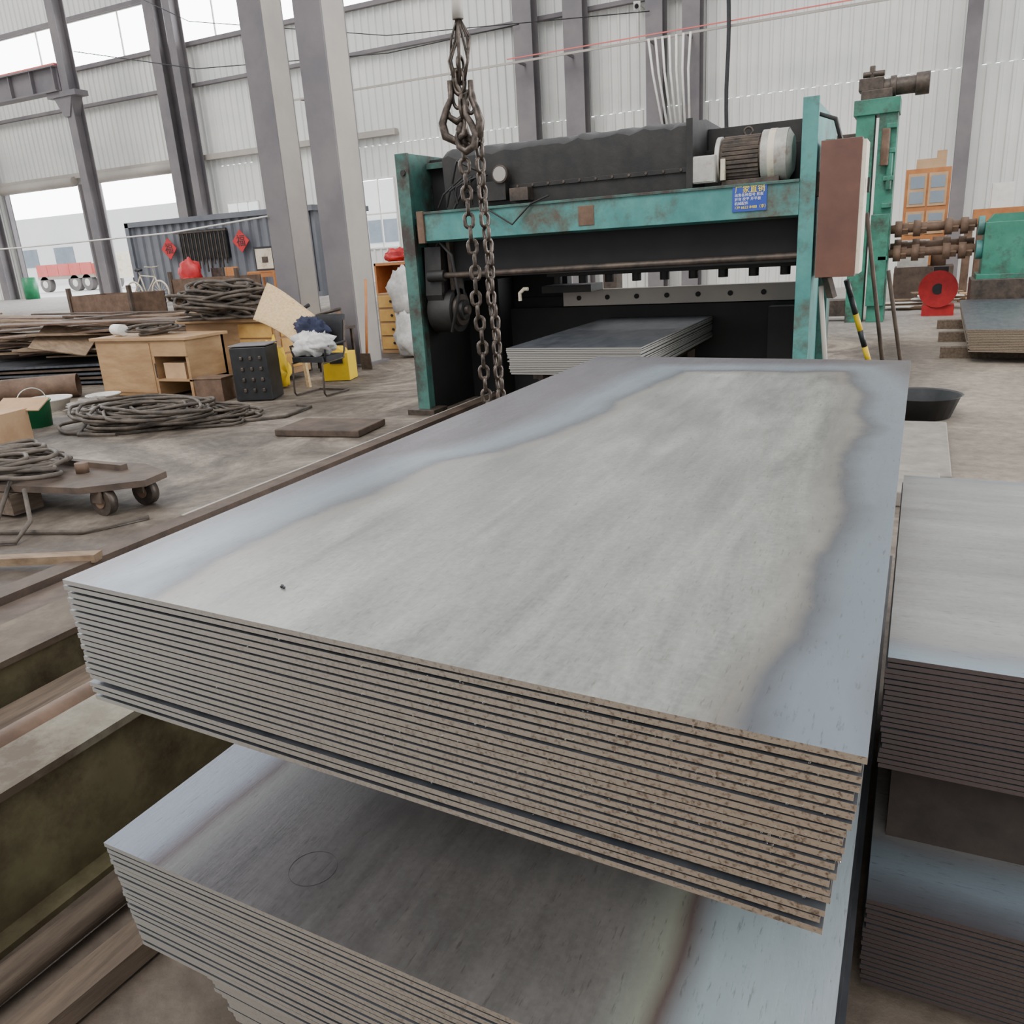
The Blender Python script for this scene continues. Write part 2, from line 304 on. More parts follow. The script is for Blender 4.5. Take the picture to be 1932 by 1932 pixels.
for i in range(170):
    x=-.03-abs(rw.gauss(0,.38)); 
    if x<-1.4: continue
    z=1.145-.0135*rw.randint(0,16)-.0045+rw.uniform(-.002,.002)-.002
    y=.92+(-x-.012)*.058; r=rw.uniform(.0007,.0018)
    vs=[];fs=[]
    for a in range(5):
        th=math.pi*a/4
        for k in range(8):
            ph=2*math.pi*k/8; vs.append((x+r*1.5*math.sin(th)*math.cos(ph),y-r*.8*math.cos(th)-.0006,z+r*math.sin(th)*math.sin(ph)))
    for a in range(4):
        for k in range(8): fs.append((a*8+k,a*8+(k+1)%8,(a+1)*8+(k+1)%8,(a+1)*8+k))
    b.add(vs,fs,0,True)
b.done()
def ring(b,c,r,t,m,ax='y',seg=28,ts=6,sc=(1,1)):
    pts=[]
    for k in range(seg):
        a=2*math.pi*k/seg
        if ax=='y': pts.append((c[0]+r*math.cos(a)*sc[0],c[1],c[2]+r*math.sin(a)*sc[1]))
        elif ax=='x': pts.append((c[0],c[1]+r*math.cos(a)*sc[0],c[2]+r*math.sin(a)*sc[1]))
        else: pts.append((c[0]+r*math.cos(a)*sc[0],c[1]+r*math.sin(a)*sc[1],c[2]))
    b.tube(pts,t,m,ts,closed=True)
b=B('marker_circle',blkplas)
ring(b,(-1.04,1.05,.5503),.05,.0004,0,'z'); b.done()
# ------------------------------------------------ floor / walls
me=D.meshes.new('floor'); vs=[];fs=[]
xs=[-64+.5*i for i in range(156)]; ys=[-4+.5*i for i in range(64)]
for y in ys:
    for x in xs: vs.append((x,y,fz(x,y)))
n=len(xs)
for j in range(len(ys)-1):
    for i in range(n-1): fs.append((j*n+i,j*n+i+1,(j+1)*n+i+1,(j+1)*n+i))
me.from_pydata(vs,[],fs); me.materials.append(concrete)
for p in me.polygons: p.use_smooth=True
o=D.objects.new('floor',me); S.collection.objects.link(o)
b=B('outside_ground',outm); b.box((-140,27.6,.5),(20,120,.79)); b.done()
b=B('wall_back',wallm)
def corr(x0,x1,z0,z1,y=27,p=.3,d=.05):
    x=x0; pts=[]
    while x<x1:
        pts+=[(x,y),(x+p*.6,y),(x+p*.7,y-d),(x+p*.9,y-d)]; x+=p
    pts=[q for q in pts if q[0]<x1]+[(x1,y)]
    vs=[(a,c,z0) for a,c in pts]+[(a,c,z1) for a,c in pts]; k=len(pts)
    b.add(vs,[(i,i+1,k+i+1,k+i) for i in range(k-1)])
corr(-64,-38.6,0,5.5); corr(-33.6,-32.4,0,5.5); corr(-27.4,-25.4,0,5.5); corr(-25.4,-23.8,0,2.6); corr(-25.4,-23.8,4.1,5.5)
corr(-23.8,-18.8,0,5.5); corr(-18.8,-17.4,0,2.0); corr(-18.8,-17.4,4.4,5.5); corr(-17.4,14,0,5.5)
corr(-64,14,5.5,9.95); corr(-64,-5,11.6,14.5); corr(-5,14,9.95,14.5)
b.done()
b=B('trim_1',steelgrey,steellite)
for z in (8.45,): b.box((-64,26.75,z-.06),(14,26.93,z+.06))
b.box((-64,26.7,5.75),(-17,26.93,5.95),1); b.box((-64,26.8,9.8),(-5,26.95,9.95),0); b.box((-64,26.8,11.6),(-5,26.95,11.75),0)
b.done()
def window(name,x0,x1,z0,z1,nx,nz,t=.05):
    b=B(name,white)
    for i in range(nx+1):
        x=x0+(x1-x0)*i/nx; b.box((x-t/2,26.95,z0),(x+t/2,27.0,z1))
    for i in range(nz+1):
        z=z0+(z1-z0)*i/nz; b.box((x0,26.94,z-t/2),(x1,27.01,z+t/2))
    b.done()
window('window_1',-25.4,-23.8,2.6,4.1,3,2); window('window_2',-18.8,-17.4,2.0,4.4,2,2); window('window_3',-64,-5,9.95,11.6,12,1)
for i,(x0,x1) in enumerate(((-38.6,-33.6),(-32.4,-27.4))):
    b=B('door_%d'%(i+1),steellite,steelgrey)
    b.cyl((x0,26.65,5.62),(x1,26.65,5.62),.2,0,16)
    b.box((x0-.1,26.75,.8),(x0,26.95,5.5),1); b.box((x1,26.75,.8),(x1+.1,26.95,5.5),1)
    b.done()
def hcol(b,x,y,z0,z1,w,d,t=.04,m=0,mode=0):
    if mode==0:
        b.box((x,y,z0),(x+t,y+d,z1),m); b.box((x+w-t,y,z0),(x+w,y+d,z1),m); b.box((x+t,y+d/2-t/2,z0),(x+w-t,y+d/2+t/2,z1),m)
    else:
        b.box((x,y,z0),(x+w,y+t,z1),m); b.box((x,y+d-t,z0),(x+w,y+d,z1),m); b.box((x+w/2-t/2,y+t,z0),(x+w/2+t/2,y+d-t,z1),m)
b=B('steel_column',steellite,steelgrey); hcol(b,-8.85,11.4,0,15,.5,.62,.035,1,1); b.box((-8.352,11.435,0.02),(-8.345,11.985,15),0); b.box((-8.95,11.3,0),(-8.25,12.1,.03),1); b.done()  # thin paler sheet paints the right face as the lit side
b=B('steel_column',steellite,steelgrey); hcol(b,-12.35,14.2,fz(-12,14.4)-.05,15,.55,.66,.035,1,1); b.box((-11.802,14.235,fz(-12,14.4)),(-11.795,14.825,15),0); b.done()  # lit right face painted here too, by a paler sheet
for (x,w) in ((-39.4,.5),(-27.2,.5),(-26.2,.35),(-11.95,.62),(-10.3,.62),(-7.75,.5),(-6.68,.5),(.52,.34)):
    b=B('wall_column',steelgrey); hcol(b,x,26.05,0,14,w,.5,.03,0,1); b.done()
b=B('crane_column',steelgrey); hcol(b,-30.4,24.4,.75,14,.4,.5,.03,0,1); b.box((-31.2,24.3,8.3),(-29.6,24.9,8.49)); b.prism([(-30.9,8.3),(-29.9,8.3),(-30.2,7.6),(-30.5,7.6)],1,24.35,24.85); b.done()
b=B('crane_runway_girder',steelgrey,truckred)
b.box((-46,24.4,8.55),(-30.45,24.44,9.35)) 
for z in(8.5,9.35): b.box((-46,24.2,z),(-30.45,24.7,z+.05))
for i in range(12): b.box((-30.6-i*1.3,24.25,8.55),(-30.56-i*1.3,24.4,9.35))
b.box((-46,24.35,9.4),(-30.5,24.5,9.5),1); b.done()
b=B('conductor_rail',truckred,steelgrey,steellite,white); b.bar((-21,25.6,7.1),(3,25.6,7.1),.05,.06,2); b.bar((-12,25.6,7.22),(3,25.6,7.22),.03,.03,0)
for i in range(7):
    b.tube([(-7.5+.2*i,25.5,7.1),(-7.38+.17*i,25.5,6.2),(-7.1+.13*i,25.5,4.8)],.035,3,6)
for x in (-20,-14,-11.6,-10,-7.5,-6.4,.7): b.box((x-.03,25.6,7.05),(x+.03,26.04,7.12),1)
b.done()
b=B('hanging_power_cable',blkplas); b.tube([(-5.25+.02*math.sin(i),25.4,14-.5*i) for i in range(24)],.055,0,6); b.done()
b=B('overhead_wires',blkplas)
b.tube([(-30,24.95,9.9),(-24,25,8.5),(-16,25.2,7.9),(-11.7,25.98,8.2)],.016,0,4); b.tube([(-30,24.95,13),(-24,25,10),(-16,25.2,8.4),(-7.6,25.98,7.9)],.014,0,4)
b.done()
b=B('security_camera',white,blkplas); b.rbox((-8.1,26.4,8.2),(.2,.36,.2),(.3,0,.3),0); b.cyl((-8.05,26.2,8.15),(-8.03,26.14,8.12),.06,1,12); b.box((-8.15,26.5,8.2),(-8.05,26.96,8.25),0); b.done()
b=B('rope',white); b.tube([(-24,14,2.5),(-20,14,2.47),(-15,14.05,2.5),(-12.3,14.15,2.66)],.018,0,6); b.done()
b=B('cargo_truck',truckred,steelgrey,white,steellite,cream)
b.box((-50.6,36,1.55),(-45.4,38.3,1.7),3)
for x in [-50.5+i*1.02 for i in range(5)]: b.box((x,35.95,1.75),(x+.98,36.02,2.45),0)
b.box((-50.6,36.0,1.7),(-45.4,36.06,1.78),3); b.box((-50.6,38.2,1.7),(-45.4,38.3,2.4),0)
for x in(-50,-47.2,-46.1,-44): b.cyl((x,36,1.28),(x,36.35,1.28),.48,1,20); b.cyl((x,35.98,1.28),(x,36.02,1.28),.22,2,16); b.cyl((x,38,1.28),(x,38.3,1.28),.48,1,20)
b.box((-45.0,36,1.4),(-43.2,38.3,2.9),4); b.box((-44.8,35.98,2.2),(-43.6,36.0,2.7),1); b.done()
b=B('outside_warehouse',outw,glassd)
b.box((-130,75,.79),(-20,85,9),0)
for i in range(14):
    x=-122+i*7; b.box((x,74.9,3),(x+3.6,75,5.2),1)
b.done()
b=B('green_barrel',greenb); b.lathe((-37.2,26,.8),[(0,0),(.3,0),(.32,.5),(.3,.95),(.26,.97),(0,.97)]); b.done()
b=B('site_container',contm,blkplas,darkm)
pts=[];x=-21.4
while x<-14.8: pts+=[(x,18.5),(x+.12,18.5),(x+.16,18.56),(x+.28,18.56)]; x+=.32
vs=[(a,c,.82) for a,c in pts]+[(a,c,3.05) for a,c in pts]; k=len(pts)
b.add(vs,[(i,i+1,k+i+1,k+i) for i in range(k-1)],0)
b.box((-21.4,18.6,.8),(-14.6,20.9,3.05),0); b.box((-21.5,18.42,2.98),(-14.5,21,3.12),0); b.box((-21.5,18.42,.8),(-14.5,18.6,.92),0); b.box((-21.5,18.42,.8),(-21.35,18.6,3.1),0)
b.box((-19.35,18.44,1.95),(-17.6,18.5,2.75),1)
for i in range(12): b.bar((-19.3+i*.15,18.38,1.6+.1*(i%3)),(-19.3+i*.15,18.38,2.68),.035,.035,2)
b.bar((-19.4,18.36,2.7),(-17.5,18.36,2.7),.04,.04,2)
cont=b.done()
for i,(x,z) in enumerate(((-19.75,2.3),(-17.0,2.36))):
    b=B('fu_poster',red); r=.3; b.prism([(x-r,z),(x,z-r),(x+r,z),(x,z+r)],1,18.33,18.35); o=b.done()
    text('fu_character','福',(x-.15,18.325,z-.11),.32,blkplas,o)
def table(name,x0,y0,x1,y1,z0,h,mt,t=.04,leg=.05):
    b=B(name,mt); b.box((x0,y0,z0+h-t),(x1,y1,z0+h))
    for x in(x0,x1-leg):
        for y in (y0,y1-leg): b.box((x,y,z0),(x+leg,y+leg,z0+h-t))
    b.box((x0+leg,y0+.01,z0+h*.8),(x1-leg,y0+.03,z0+h-t)); return b
b=table('wooden_table',-15.9,17.2,-15.0,17.8,.8,.75,orange); b.box((-15.85,17.6,1.55),(-15.5,17.78,1.75)); b.done()
b=B('picture_frame',blkplas,cream,darkm); b.box((-15.75,17.4,1.555),(-15.1,17.44,2.15),0); b.box((-15.7,17.39,1.6),(-15.15,17.4,2.1),1); b.box((-15.5,17.385,1.75),(-15.3,17.39,1.9),2); b.done()
def chair(name,x,y,z,mt,s=1):
    b=B(name,mt)
    for dx in(-.2,.2):
        for dy in (-.2,.2): b.bar((x+dx*s,y+dy*s,z),(x+dx*s,y+dy*s,z+(.9 if dy>0 else .45)*s),.04,.04)
    b.box((x-.22*s,y-.22*s,z+.43*s),(x+.22*s,y+.22*s,z+.47*s)); b.box((x-.2*s,y+.19*s,z+.6*s),(x+.2*s,y+.22*s,z+.9*s)); return b
chair('wooden_chair',-16.6,17.2,.8,orange).done()
b=chair('chair_with_red_coat',-18.0,17.2,.8,darkm); b.mats=(darkm,red); b.blob((-18.0,17.3,1.55),(.36,.22,.42),3,1); b.blob((-17.9,17.1,1.3),(.3,.2,.2),5,1); b.done()
chair('wooden_chair',-17.3,17.4,.8,darkm).done()
b=B('bicycle',cream,blkplas)
bx,by,bz=-19.3,16.9,.82
for cx in (bx-.5,bx+.5):
    ring(b,(cx,by,bz+.33),.31,.025,0)
    for k in range(8): a=k*math.pi/8; b.tube([(cx-.3*math.cos(a),by,bz+.33-.3*math.sin(a)),(cx+.3*math.cos(a),by,bz+.33+.3*math.sin(a))],.004,0,4)
P0=(bx-.5,by,bz+.33);P1=(bx-.05,by,bz+.3);P2=(bx-.18,by,bz+.8);P3=(bx+.38,by,bz+.75);P4=(bx+.5,by,bz+.33)
for p,q in((P0,P1),(P0,P2),(P1,P2),(P1,P3),(P2,P3),(P3,P4)): b.tube([p,q],.018,0,6)
b.tube([P3,(bx+.33,by,bz+1.0),(bx+.33,by-.25,bz+1.02)],.015,0,6); b.tube([(bx+.33,by,bz+1.0),(bx+.33,by+.25,bz+1.02)],.015,0,6)
b.tube([P2,(bx-.22,by,bz+.92)],.015,0,6); b.blob((bx-.22,by,bz+.95),(.13,.08,.05),1,1)
b.done()
# ------------------------------------------------ shear machine
b=B('plate_shearing_machine',teal,tealD,black,blackd,darkm,greyb,rust,browng,cream,steellite)
def side(x0,x1,m):
    b.prism([(7.9,0),(9.5,0),(9.6,1.2),(9.6,2.74),(7.9,2.74)],0,x0,x1,m)
side(-5.03,-4.93,1); side(-.99,-.88,0)
b.box((-5.05,7.88,0),(-4.9,7.92,2.74),1); b.box((-1.0,7.87,0.0),(-.87,7.91,2.78),0)
b.box((-4.935,8.05,0),(-4.925,9.5,1.8),3)
b.cyl((-4.96,7.86,2.55),(-4.96,7.88,2.55),.03,2,12)
b.prism([(7.86,1.86),(8.0,1.84),(8.0,2.15),(7.86,2.14)],0,-4.8,-1.0,0)
b.box((-4.93,7.98,1.9),(-4.8,8.3,2.1),1)
b.box((-4.8,7.84,2.125),(-1.0,8.3,2.15),1)
b.box((-3.02,7.853,1.9),(-2.86,7.862,2.08),6)
b.box((-4.82,7.83,1.84),(-4.74,7.87,2.16),6)
vs=[];fs=[]; nx=40
for i in range(nx+1):
    x=-4.55+(2.6)*i/nx; w=.035*noise.noise(Vector((i*.5,0,0)))
    vs+=[(x,8.02,2.15),(x,7.99+w,2.64+w*1.5-.04*(1-i/nx)+.05),(x,8.12,2.73+w),(x,8.5,2.78+w*.8),(x,9.4,2.76+w),(x,9.45,2.1)]
for i in range(nx):
    for k in range(5): fs.append((i*6+k,(i+1)*6+k,(i+1)*6+k+1,i*6+k+1))
b.add(vs,fs,2,True); b.add(vs,[(0,1,2,3,4,5),tuple(nx*6+k for k in(5,4,3,2,1,0))],2)
b.box((-4.93,8.4,1.9),(-4.5,9.4,2.7),3)
b.box((-4.93,8.3,2.6),(-4.2,8.9,2.66),1)
b.box((-1.95,8.45,2.15),(-1.0,9.4,2.5),3)
b.box((-1.95,8.6,2.5),(-1.0,9.4,2.7),2)
b.box((-4.3,7.99,2.3),(-1.98,8.02,2.34),2); b.box((-2.0,7.95,2.15),(-1.94,8.5,2.74),2)
for i in range(14): b.cyl((-4.2+i*.165,7.98,2.32),(-4.2+i*.165,8.0,2.32),.014,4,8)
b.box((-4.9,8.15,1.46),(-1.0,8.6,1.9),3); b.box((-4.9,8.9,1.46),(-1.0,9.1,1.9),3)
b.box((-3.7,8.6,1.41),(-1.05,8.75,1.9),2)
for i in range(9): 
    x=-3.6+i*.3; b.cyl((x,8.67,1.33),(x,8.67,1.45),.05,2,12)
b.cyl((-4.66,7.95,1.5),(-1.0,7.95,1.52),.03,4,12); b.cyl((-4.8,7.95,1.5),(-4.6,7.95,1.5),.06,2,16)
b.prism([(8.0,1.8),(8.35,1.8),(8.5,1.2),(8.35,.9),(8.1,.95),(7.95,1.3)],0,-4.86,-4.66,2)
for r,x,mm in((.24,-4.58,2),(.17,-4.54,4),(.11,-4.5,2),(.05,-4.46,4)): b.cyl((-4.86,8.18,1.12),(x,8.18,1.12),r,mm,28)
b.prism([(8.05,1.9),(8.2,1.9),(8.3,1.2),(8.1,1.15)],0,-4.62,-4.58,4)
b.tube([(-4.7,7.98,1.9),(-4.5,7.95,1.7),(-4.45,7.95,1.3),(-4.6,8.0,.9)],.02,2,6)
b.tube([(-4.72,8.02,1.8),(-4.3,7.9,2.3),(-4.1,7.95,2.5)],.015,2,6)
b.tube([(-4.0,7.82,2.14),(-3.7,7.8,1.96),(-3.5,7.83,2.14),(-3.3,7.82,2.2)],.01,2,6)
b.box((-3.8,9.3,1.04),(-1.0,9.42,1.22),9); b.box((-4.9,9.42,0),(-1.0,9.6,1.15),3); b.box((-4.9,9.3,0),(-1.0,9.4,1.03),3)
for i in range(8): b.cyl((-3.6+i*.35,9.285,1.13),(-3.6+i*.35,9.301,1.13),.028,3,12)
b.box((-3.9,8.9,1.22),(-3.3,9.3,1.3),2); b.tube([(-3.7,8.1,1.32),(-3.75,8.1,1.32),(-3.8,8.1,1.28),(-3.8,8.1,1.2)],.02,8,8)
b.box((-4.93,9.0,0),(-4.5,9.4,1.4),3); b.box((-4.93,9.45,0),(-3.8,9.6,1.9),3); b.box((-1.4,9.0,0),(-.99,9.3,1.0),3)
b.box((-5.15,7.8,0),(-4.8,8.1,.06),4); b.box((-1.1,7.8,0),(-.78,8.1,.06),4)
b.cyl((-3.84,7.93,2.44),(-3.84,7.87,2.44),.085,4,20); b.cyl((-3.84,7.872,2.44),(-3.84,7.862,2.44),.07,9,20)
b.box((-4.05,7.9,2.2),(-3.8,8.02,2.38),2); b.box((-3.75,7.88,2.18),(-3.55,8.02,2.3),4); b.cyl((-4.1,7.93,2.5),(-4.1,7.93,2.2),.03,4,10)
b.tube([(-4.1,7.9,2.5),(-4.3,7.85,2.6),(-4.4,7.9,2.4),(-4.35,7.9,2.2)],.014,2,6)
for i in range(6): b.tube([(-4.6+.1*i,7.93,2.18),(-4.5+.08*i,7.88,2.3+.03*i),(-4.3+.06*i,7.93,2.45)],.012,2,6)
mz=2.38
b.cyl((-1.72,8.2,mz),(-1.36,8.2,mz),.17,4,28)
for k in range(30):
    a=2*math.pi*k/30
    c=(math.cos(a),math.sin(a)); b.bar((-1.7,8.2+c[0]*.18,mz+c[1]*.18),(-1.38,8.2+c[0]*.18,mz+c[1]*.18),.012,.03,4)
b.cyl((-1.36,8.2,mz),(-1.14,8.2,mz),.22,5,28); b.cyl((-1.14,8.2,mz),(-1.1,8.2,mz),.21,5,28,.15); b.cyl((-1.76,8.2,mz),(-1.72,8.2,mz),.2,5,24)
b.cyl((-1.3,8.2,mz),(-1.24,8.2,mz),.224,8,28)
b.box((-1.7,8.05,2.15),(-1.2,8.35,2.2),4)
b.box((-1.98,7.97,2.19),(-1.74,8.1,2.42),5); b.box((-1.97,7.96,2.2),(-1.75,7.97,2.41),5); b.box((-1.7,7.99,2.2),(-1.66,8.05,2.38),8)
ring(b,(-1.5,8.2,2.6),.035,.01,4)
b.box((-.84,7.85,1.33),(-.52,8.25,2.43),7); b.box((-.52,7.86,1.35),(-.485,8.24,2.41),8); b.box((-.88,8.0,2.0),(-.84,8.15,2.2),4)
b.tube([(-.7,8.05,2.43),(-.75,8.0,2.6),(-.9,8.0,2.66),(-1.0,8.1,2.55)],.02,2,6)
b.box((-.47,7.95,2.0),(-.45,8.0,2.12),2)
b.box((-.88,8.6,.3),(-.8,8.9,2.5),1); b.bar((-.75,7.95,1.33),(-.7,8.0,1.15),.08,.05,4)
mach=b.done(bevel=.004)
b=B('sign',blue); b.box((-1.56,7.845,1.92),(-1.265,7.855,2.15)); sg=b.done(parent=mach)
text('sign_title','厂家直销',(-1.54,7.842,2.078),.064,signy,mach,sx=1.02)
for i,tx in enumerate(('出售各种型号 剪板','折弯 校平 开平板','机械配件','139 6622 8488（李）')):
    text('sign_line',tx,(-1.54,7.842,2.045-.034*i),.03 if i<3 else .032,signw if i<3 else signy,mach)
b=B('striped_pry_bar',yellow,blkplas)
p=Vector((-.62,8.4,1.27)); q=Vector((-.25,8.7,0.02))
for i in range(8):
    b.cyl(p+(q-p)*i/8,p+(q-p)*(i+1)/8,.026,0 if i in(2,4,5,6) else 1,10)
b.done()
b=B('prop_pole',rustD); b.cyl((-.52,9.0,1.85),(-.22,9.1,0.02),.02,0,8); b.cyl((-.3,9.2,1.3),(-.05,9.3,0.02),.02,0,8); b.done()
b=B('drain_pipe',steellite); b.cyl((-.8,8.0,1.25),(-.68,8.1,0.02),.022,0,8); b.done()
# ------------------------------------------------ chain sling
b=B('chain_sling',chainm,steellite)
def link(c,w,h,t,ang):
    pts=[];r=w/2-t; hh=h/2-t-r
    for k in range(14):
        a=2*math.pi*k/14; X=r*math.cos(a); Z=r*math.sin(a)+(hh if math.sin(a)>=0 else -hh)
        pts.append((c[0]+X*math.cos(ang),c[1]+X*math.sin(ang),c[2]+Z))
    b.tube(pts,t,0,7,closed=True)
cy=5.0
def strand(x0,x1,z0,z1,yoff,w=.082,h=.112,t=.0135,ph=0):
    pitch=h-2*t-.003; n=int((z0-z1)/pitch)
    for i in range(n):
        q=i/n; x=x0+(x1-x0)*q+.006*math.sin(i*.9+ph); link((x,cy+yoff+.006*math.cos(i*1.3+ph),z0-i*pitch),w,h,t,(math.pi/2 if i%2 else 0)+.5+ph)
strand(-2.69,-2.63,2.42,.3,0); strand(-2.585,-2.53,2.42,.3,.02,ph=.6)
b.tube([(-2.65,cy,9),(-2.655,cy,3.25)],.02,0,8); b.cyl((-2.655,cy,3.2),(-2.655,cy,3.08),.034,1,12); b.cyl((-2.655,cy,3.3),(-2.655,cy,3.2),.024,1,12)
for i in range(9):
    dx=(i-4)*.011; b.tube([(-2.655,cy,3.1),(-2.655+dx*1.3,cy+.03*math.sin(i),2.98),(-2.668+dx*1.9,cy+.04*math.cos(i*2),2.86),(-2.68+dx*.8,cy,2.72)],.0085,0,6)
ring(b,(-2.68,cy,2.74),.05,.015,0,sc=(.8,1.35))
ring(b,(-2.665,cy+.01,2.84),.04,.012,0,'x')
def hook(x,y,z,s,fl=1,ang=0):
    pts=[];rs=[]
    prof=[(0,.2,.016),(0,.12,.018),(.03,.07,.022),(.055,.01,.026),(.04,-.05,.028),(-.01,-.075,.026),(-.055,-.045,.02),(-.065,.0,.014),(-.06,.03,.009)]
    for px,pz,r in prof: pts.append((x+px*s*fl*math.cos(ang),y+px*s*fl*math.sin(ang),z+pz*s)); rs.append(r*s*.85)
    b.tube(pts,rs,0,10)
hook(-2.7,cy,2.6,1.1,1,.3); hook(-2.73,cy-.03,2.5,1.25,-1,.2); hook(-2.6,cy,2.49,1.25,1,-.4); hook(-2.66,cy+.05,2.46,1.2,-1,.9); hook(-2.63,cy-.04,2.42,1.1,1,.1)
ring(b,(-2.66,cy,2.6),.045,.014,0,'x',sc=(1,1.5)); ring(b,(-2.61,cy,2.62),.04,.012,0,'y',sc=(.8,1.6)); ring(b,(-2.7,cy,2.66),.04,.012,0,'y',sc=(.8,1.6))
b.done()
# ------------------------------------------------ right background
b=B('plate_leveller',green,blkplas,darkm,rust)
b.box((-1.25,17,0),(-.95,17.5,3.7),0); b.box((-.88,17.0,0),(-.58,17.6,3.65),0); b.box((-1.3,16.95,3.55),(-.56,17.6,3.8),0)
b.box((-6,17.2,2.6),(-1.0,17.6,3.3),2); b.box((-6,17.2,.1),(-1.0,17.6,.4),2); b.box((-6.1,17.2,0),(-5.8,17.6,3.3),2)
for z in (3.3,2.9,2.45,2.0,1.1): b.box((-.75,16.9,z),(-.58,17.1,z+.08),0)
b.cyl((-.75,16.9,2.7),(-.75,16.9,3.3),.07,3,12); b.cyl((-.66,16.95,2.3),(-.66,16.95,2.9),.05,0,12)
b.box((-.9,16.9,.3),(-.6,17.1,1.9),0)
b.cyl((-1.0,17.2,3.98),(-.15,17.2,3.98),.14,2,20); b.cyl((-.35,17.2,3.98),(-.13,17.2,3.98),.18,2,20); b.cyl((-.75,17.2,3.98),(-.65,17.2,3.98),.18,2,20); b.box((-1.2,17.0,3.8),(-.7,17.4,3.95),2)
b.box((-1.25,17.05,3.95),(-.85,17.4,4.15),2); b.cyl((-1.05,17.2,4.15),(-1.05,17.2,4.35),.05,2,10); b.cyl((-1.2,17.2,4.22),(-.85,17.2,4.22),.05,2,10)
b.done(bevel=.01)
b=B('drive_shafts',rust,darkm)
for z,y in((1.62,17.2),(1.2,17.2),(1.3,17.5)):
    b.cyl((-.57,y,z),(.8,y,z+.03),.075,0,14)
    for x in(-.5,-.2,.3,.55):
        b.cyl((x,y,z),(x+.12,y,z),.14,0,14); b.rbox((x+.16,y,z),(.12,.2,.1),(.6,0,0),0)
b.done()
b=B('pinion_gearbox',green,darkm,teal)
b.box((.92,16.9,.75),(1.7,17.6,1.65),0); b.prism([(.95,1.65),(1.6,1.65),(1.5,1.78),(1.05,1.78)],1,17,17.5,0); b.box((.85,16.8,.7),(1.8,17.65,.8),0); b.box((.78,16.7,0),(2.2,17.65,.72),1)
b.cyl((.82,17.2,1.6),(.92,17.2,1.6),.16,2,16); b.cyl((.82,17.2,1.2),(.92,17.2,1.2),.16,2,16)
b.done(bevel=.01)
b=B('red_blower_motor',red,blkplas,steellite); b.cyl((.3,17.9,.5),(.38,18.4,.5),.34,0,24,.24); b.cyl((.3,17.89,.5),(.3,17.92,.5),.1,1,20); b.box((.05,17.95,0),(.6,18.4,.2),0); b.box((.2,18,.75),(.45,18.3,.9),1); b.done()
b=B('display_cabinet',orange,glassd,cardb)
x0,x1,z0,z1=-.5,.42,0.6,2.85
b.box((x0,22.0,z0),(x1,22.4,z1),0)
for (a,c) in((x0+.06,-.06),(-.02,x1-.06)):
    for (e,g) in ((1.45,1.95),(2.05,2.75)): b.box((a,21.98,e),(c,22.0,g),2); b.box((a+.05,21.97,e+.06),(c-.05,21.98,e+(g-e)*.45),1); b.box((a+.05,21.97,e+(g-e)*.55),(c-.05,21.98,g-.06),1)
b.box((-.3,22,2.85),(.1,22.3,3.05),2); b.box((.1,22,2.85),(.3,22.3,3.2),2); b.box((-.6,22,0),(.6,22.5,.6),0); b.done()
b=B('orange_workbench',orange,rust,white); b.box((.9,21,1.6),(3,21.6,1.9),0); b.box((1.0,21,0),(1.1,21.5,1.6),1); b.box((2.6,21,0),(2.7,21.5,1.6),1); b.box((.75,20.8,0),(.9,21,1.5),1); b.box((1.2,21.1,1.9),(1.6,21.4,2.4),2)
b.done()
b=B('machine_base_unit',rustD,rust,greyb); b.box((-.55,20.4,0),(.6,21.2,.8),0); b.box((-.5,20.5,.8),(.1,21,1.35),2); b.cyl((.3,20.7,.8),(.3,20.7,1.4),.15,1,14); b.done()
b=B('scattered_boards',cardb,wood,white)
for i in range(14):
    x=R.uniform(-.6,1.4); y=R.uniform(19.3,19.8); b.rbox((x,y,.03+.022*i),(R.uniform(.5,1.0),R.uniform(.15,.4),.02),(0,0,R.uniform(-.4,.4)),i%3)
b.done()
b=B('black_rubber_basin',blkplas); b.lathe((.08,8.5,0),[(0,.01),(.27,.01),(.34,.2),(.36,.21),(.33,.2),(.26,.03),(0,.03)]); b.done()
b=B('concrete_block',tarp); b.box((-.15,6.2,0),(.3,8.0,.06)); b.box((-.1,5.6,0),(.22,6.15,.1)); b.done(bevel=.01)
# ------------------------------------------------ left foreground beams
b=B('floor_edge_rail',rustD,steellite); b.box((-4.66,-1,0),(-4.5,9.0,.06),0); b.box((-4.66,4,.06),(-4.64,9.0,.065),1); b.done()
b=B('steel_i_beam',olive,dusty)
b.box((-2.36,-1,.4),(-2.14,4.6,.425),1); b.box((-2.34,-1,.02),(-2.17,4.6,.4),0); b.box((-2.4,-1,0),(-2.1,4.6,.02),0); b.done()
b=B('steel_channel_beam',olive,dustb); b.box((-3.32,-1,.05),(-3.05,4.4,.36)); b.box((-3.34,-1,.36),(-3.0,4.4,.385),1); b.box((-3.3,-1,0),(-3.1,4.4,.05)); b.done()
b=B('long_pipe',rust); b.pipe((-2.6,-1,.26),(-2.6,4.4,.26),.08,.01); b.done()
b=B('timber_beam',timber); b.box((-2.95,-1,0),(-2.7,4.3,.24)); b.done()
b=B('timber_beam',timber); b.box((-2.68,-1,0),(-2.45,4.3,.175)); b.done()
b=B('timber_beam',timber); b.tube([(-2.02,-.2,.045),(-1.98,.6,.045),(-1.94,1.5,.045)],[.042,.045,.04],0,12); b.done()
b=B('timber_beam',timber); b.bar((-1.86,-.3,.04),(-1.74,1.25,.04),.1,.06); b.done()
b=B('floor_plate',rustD); b.box((-4.48,-1,0),(-3.4,7.7,.02)); b.done()
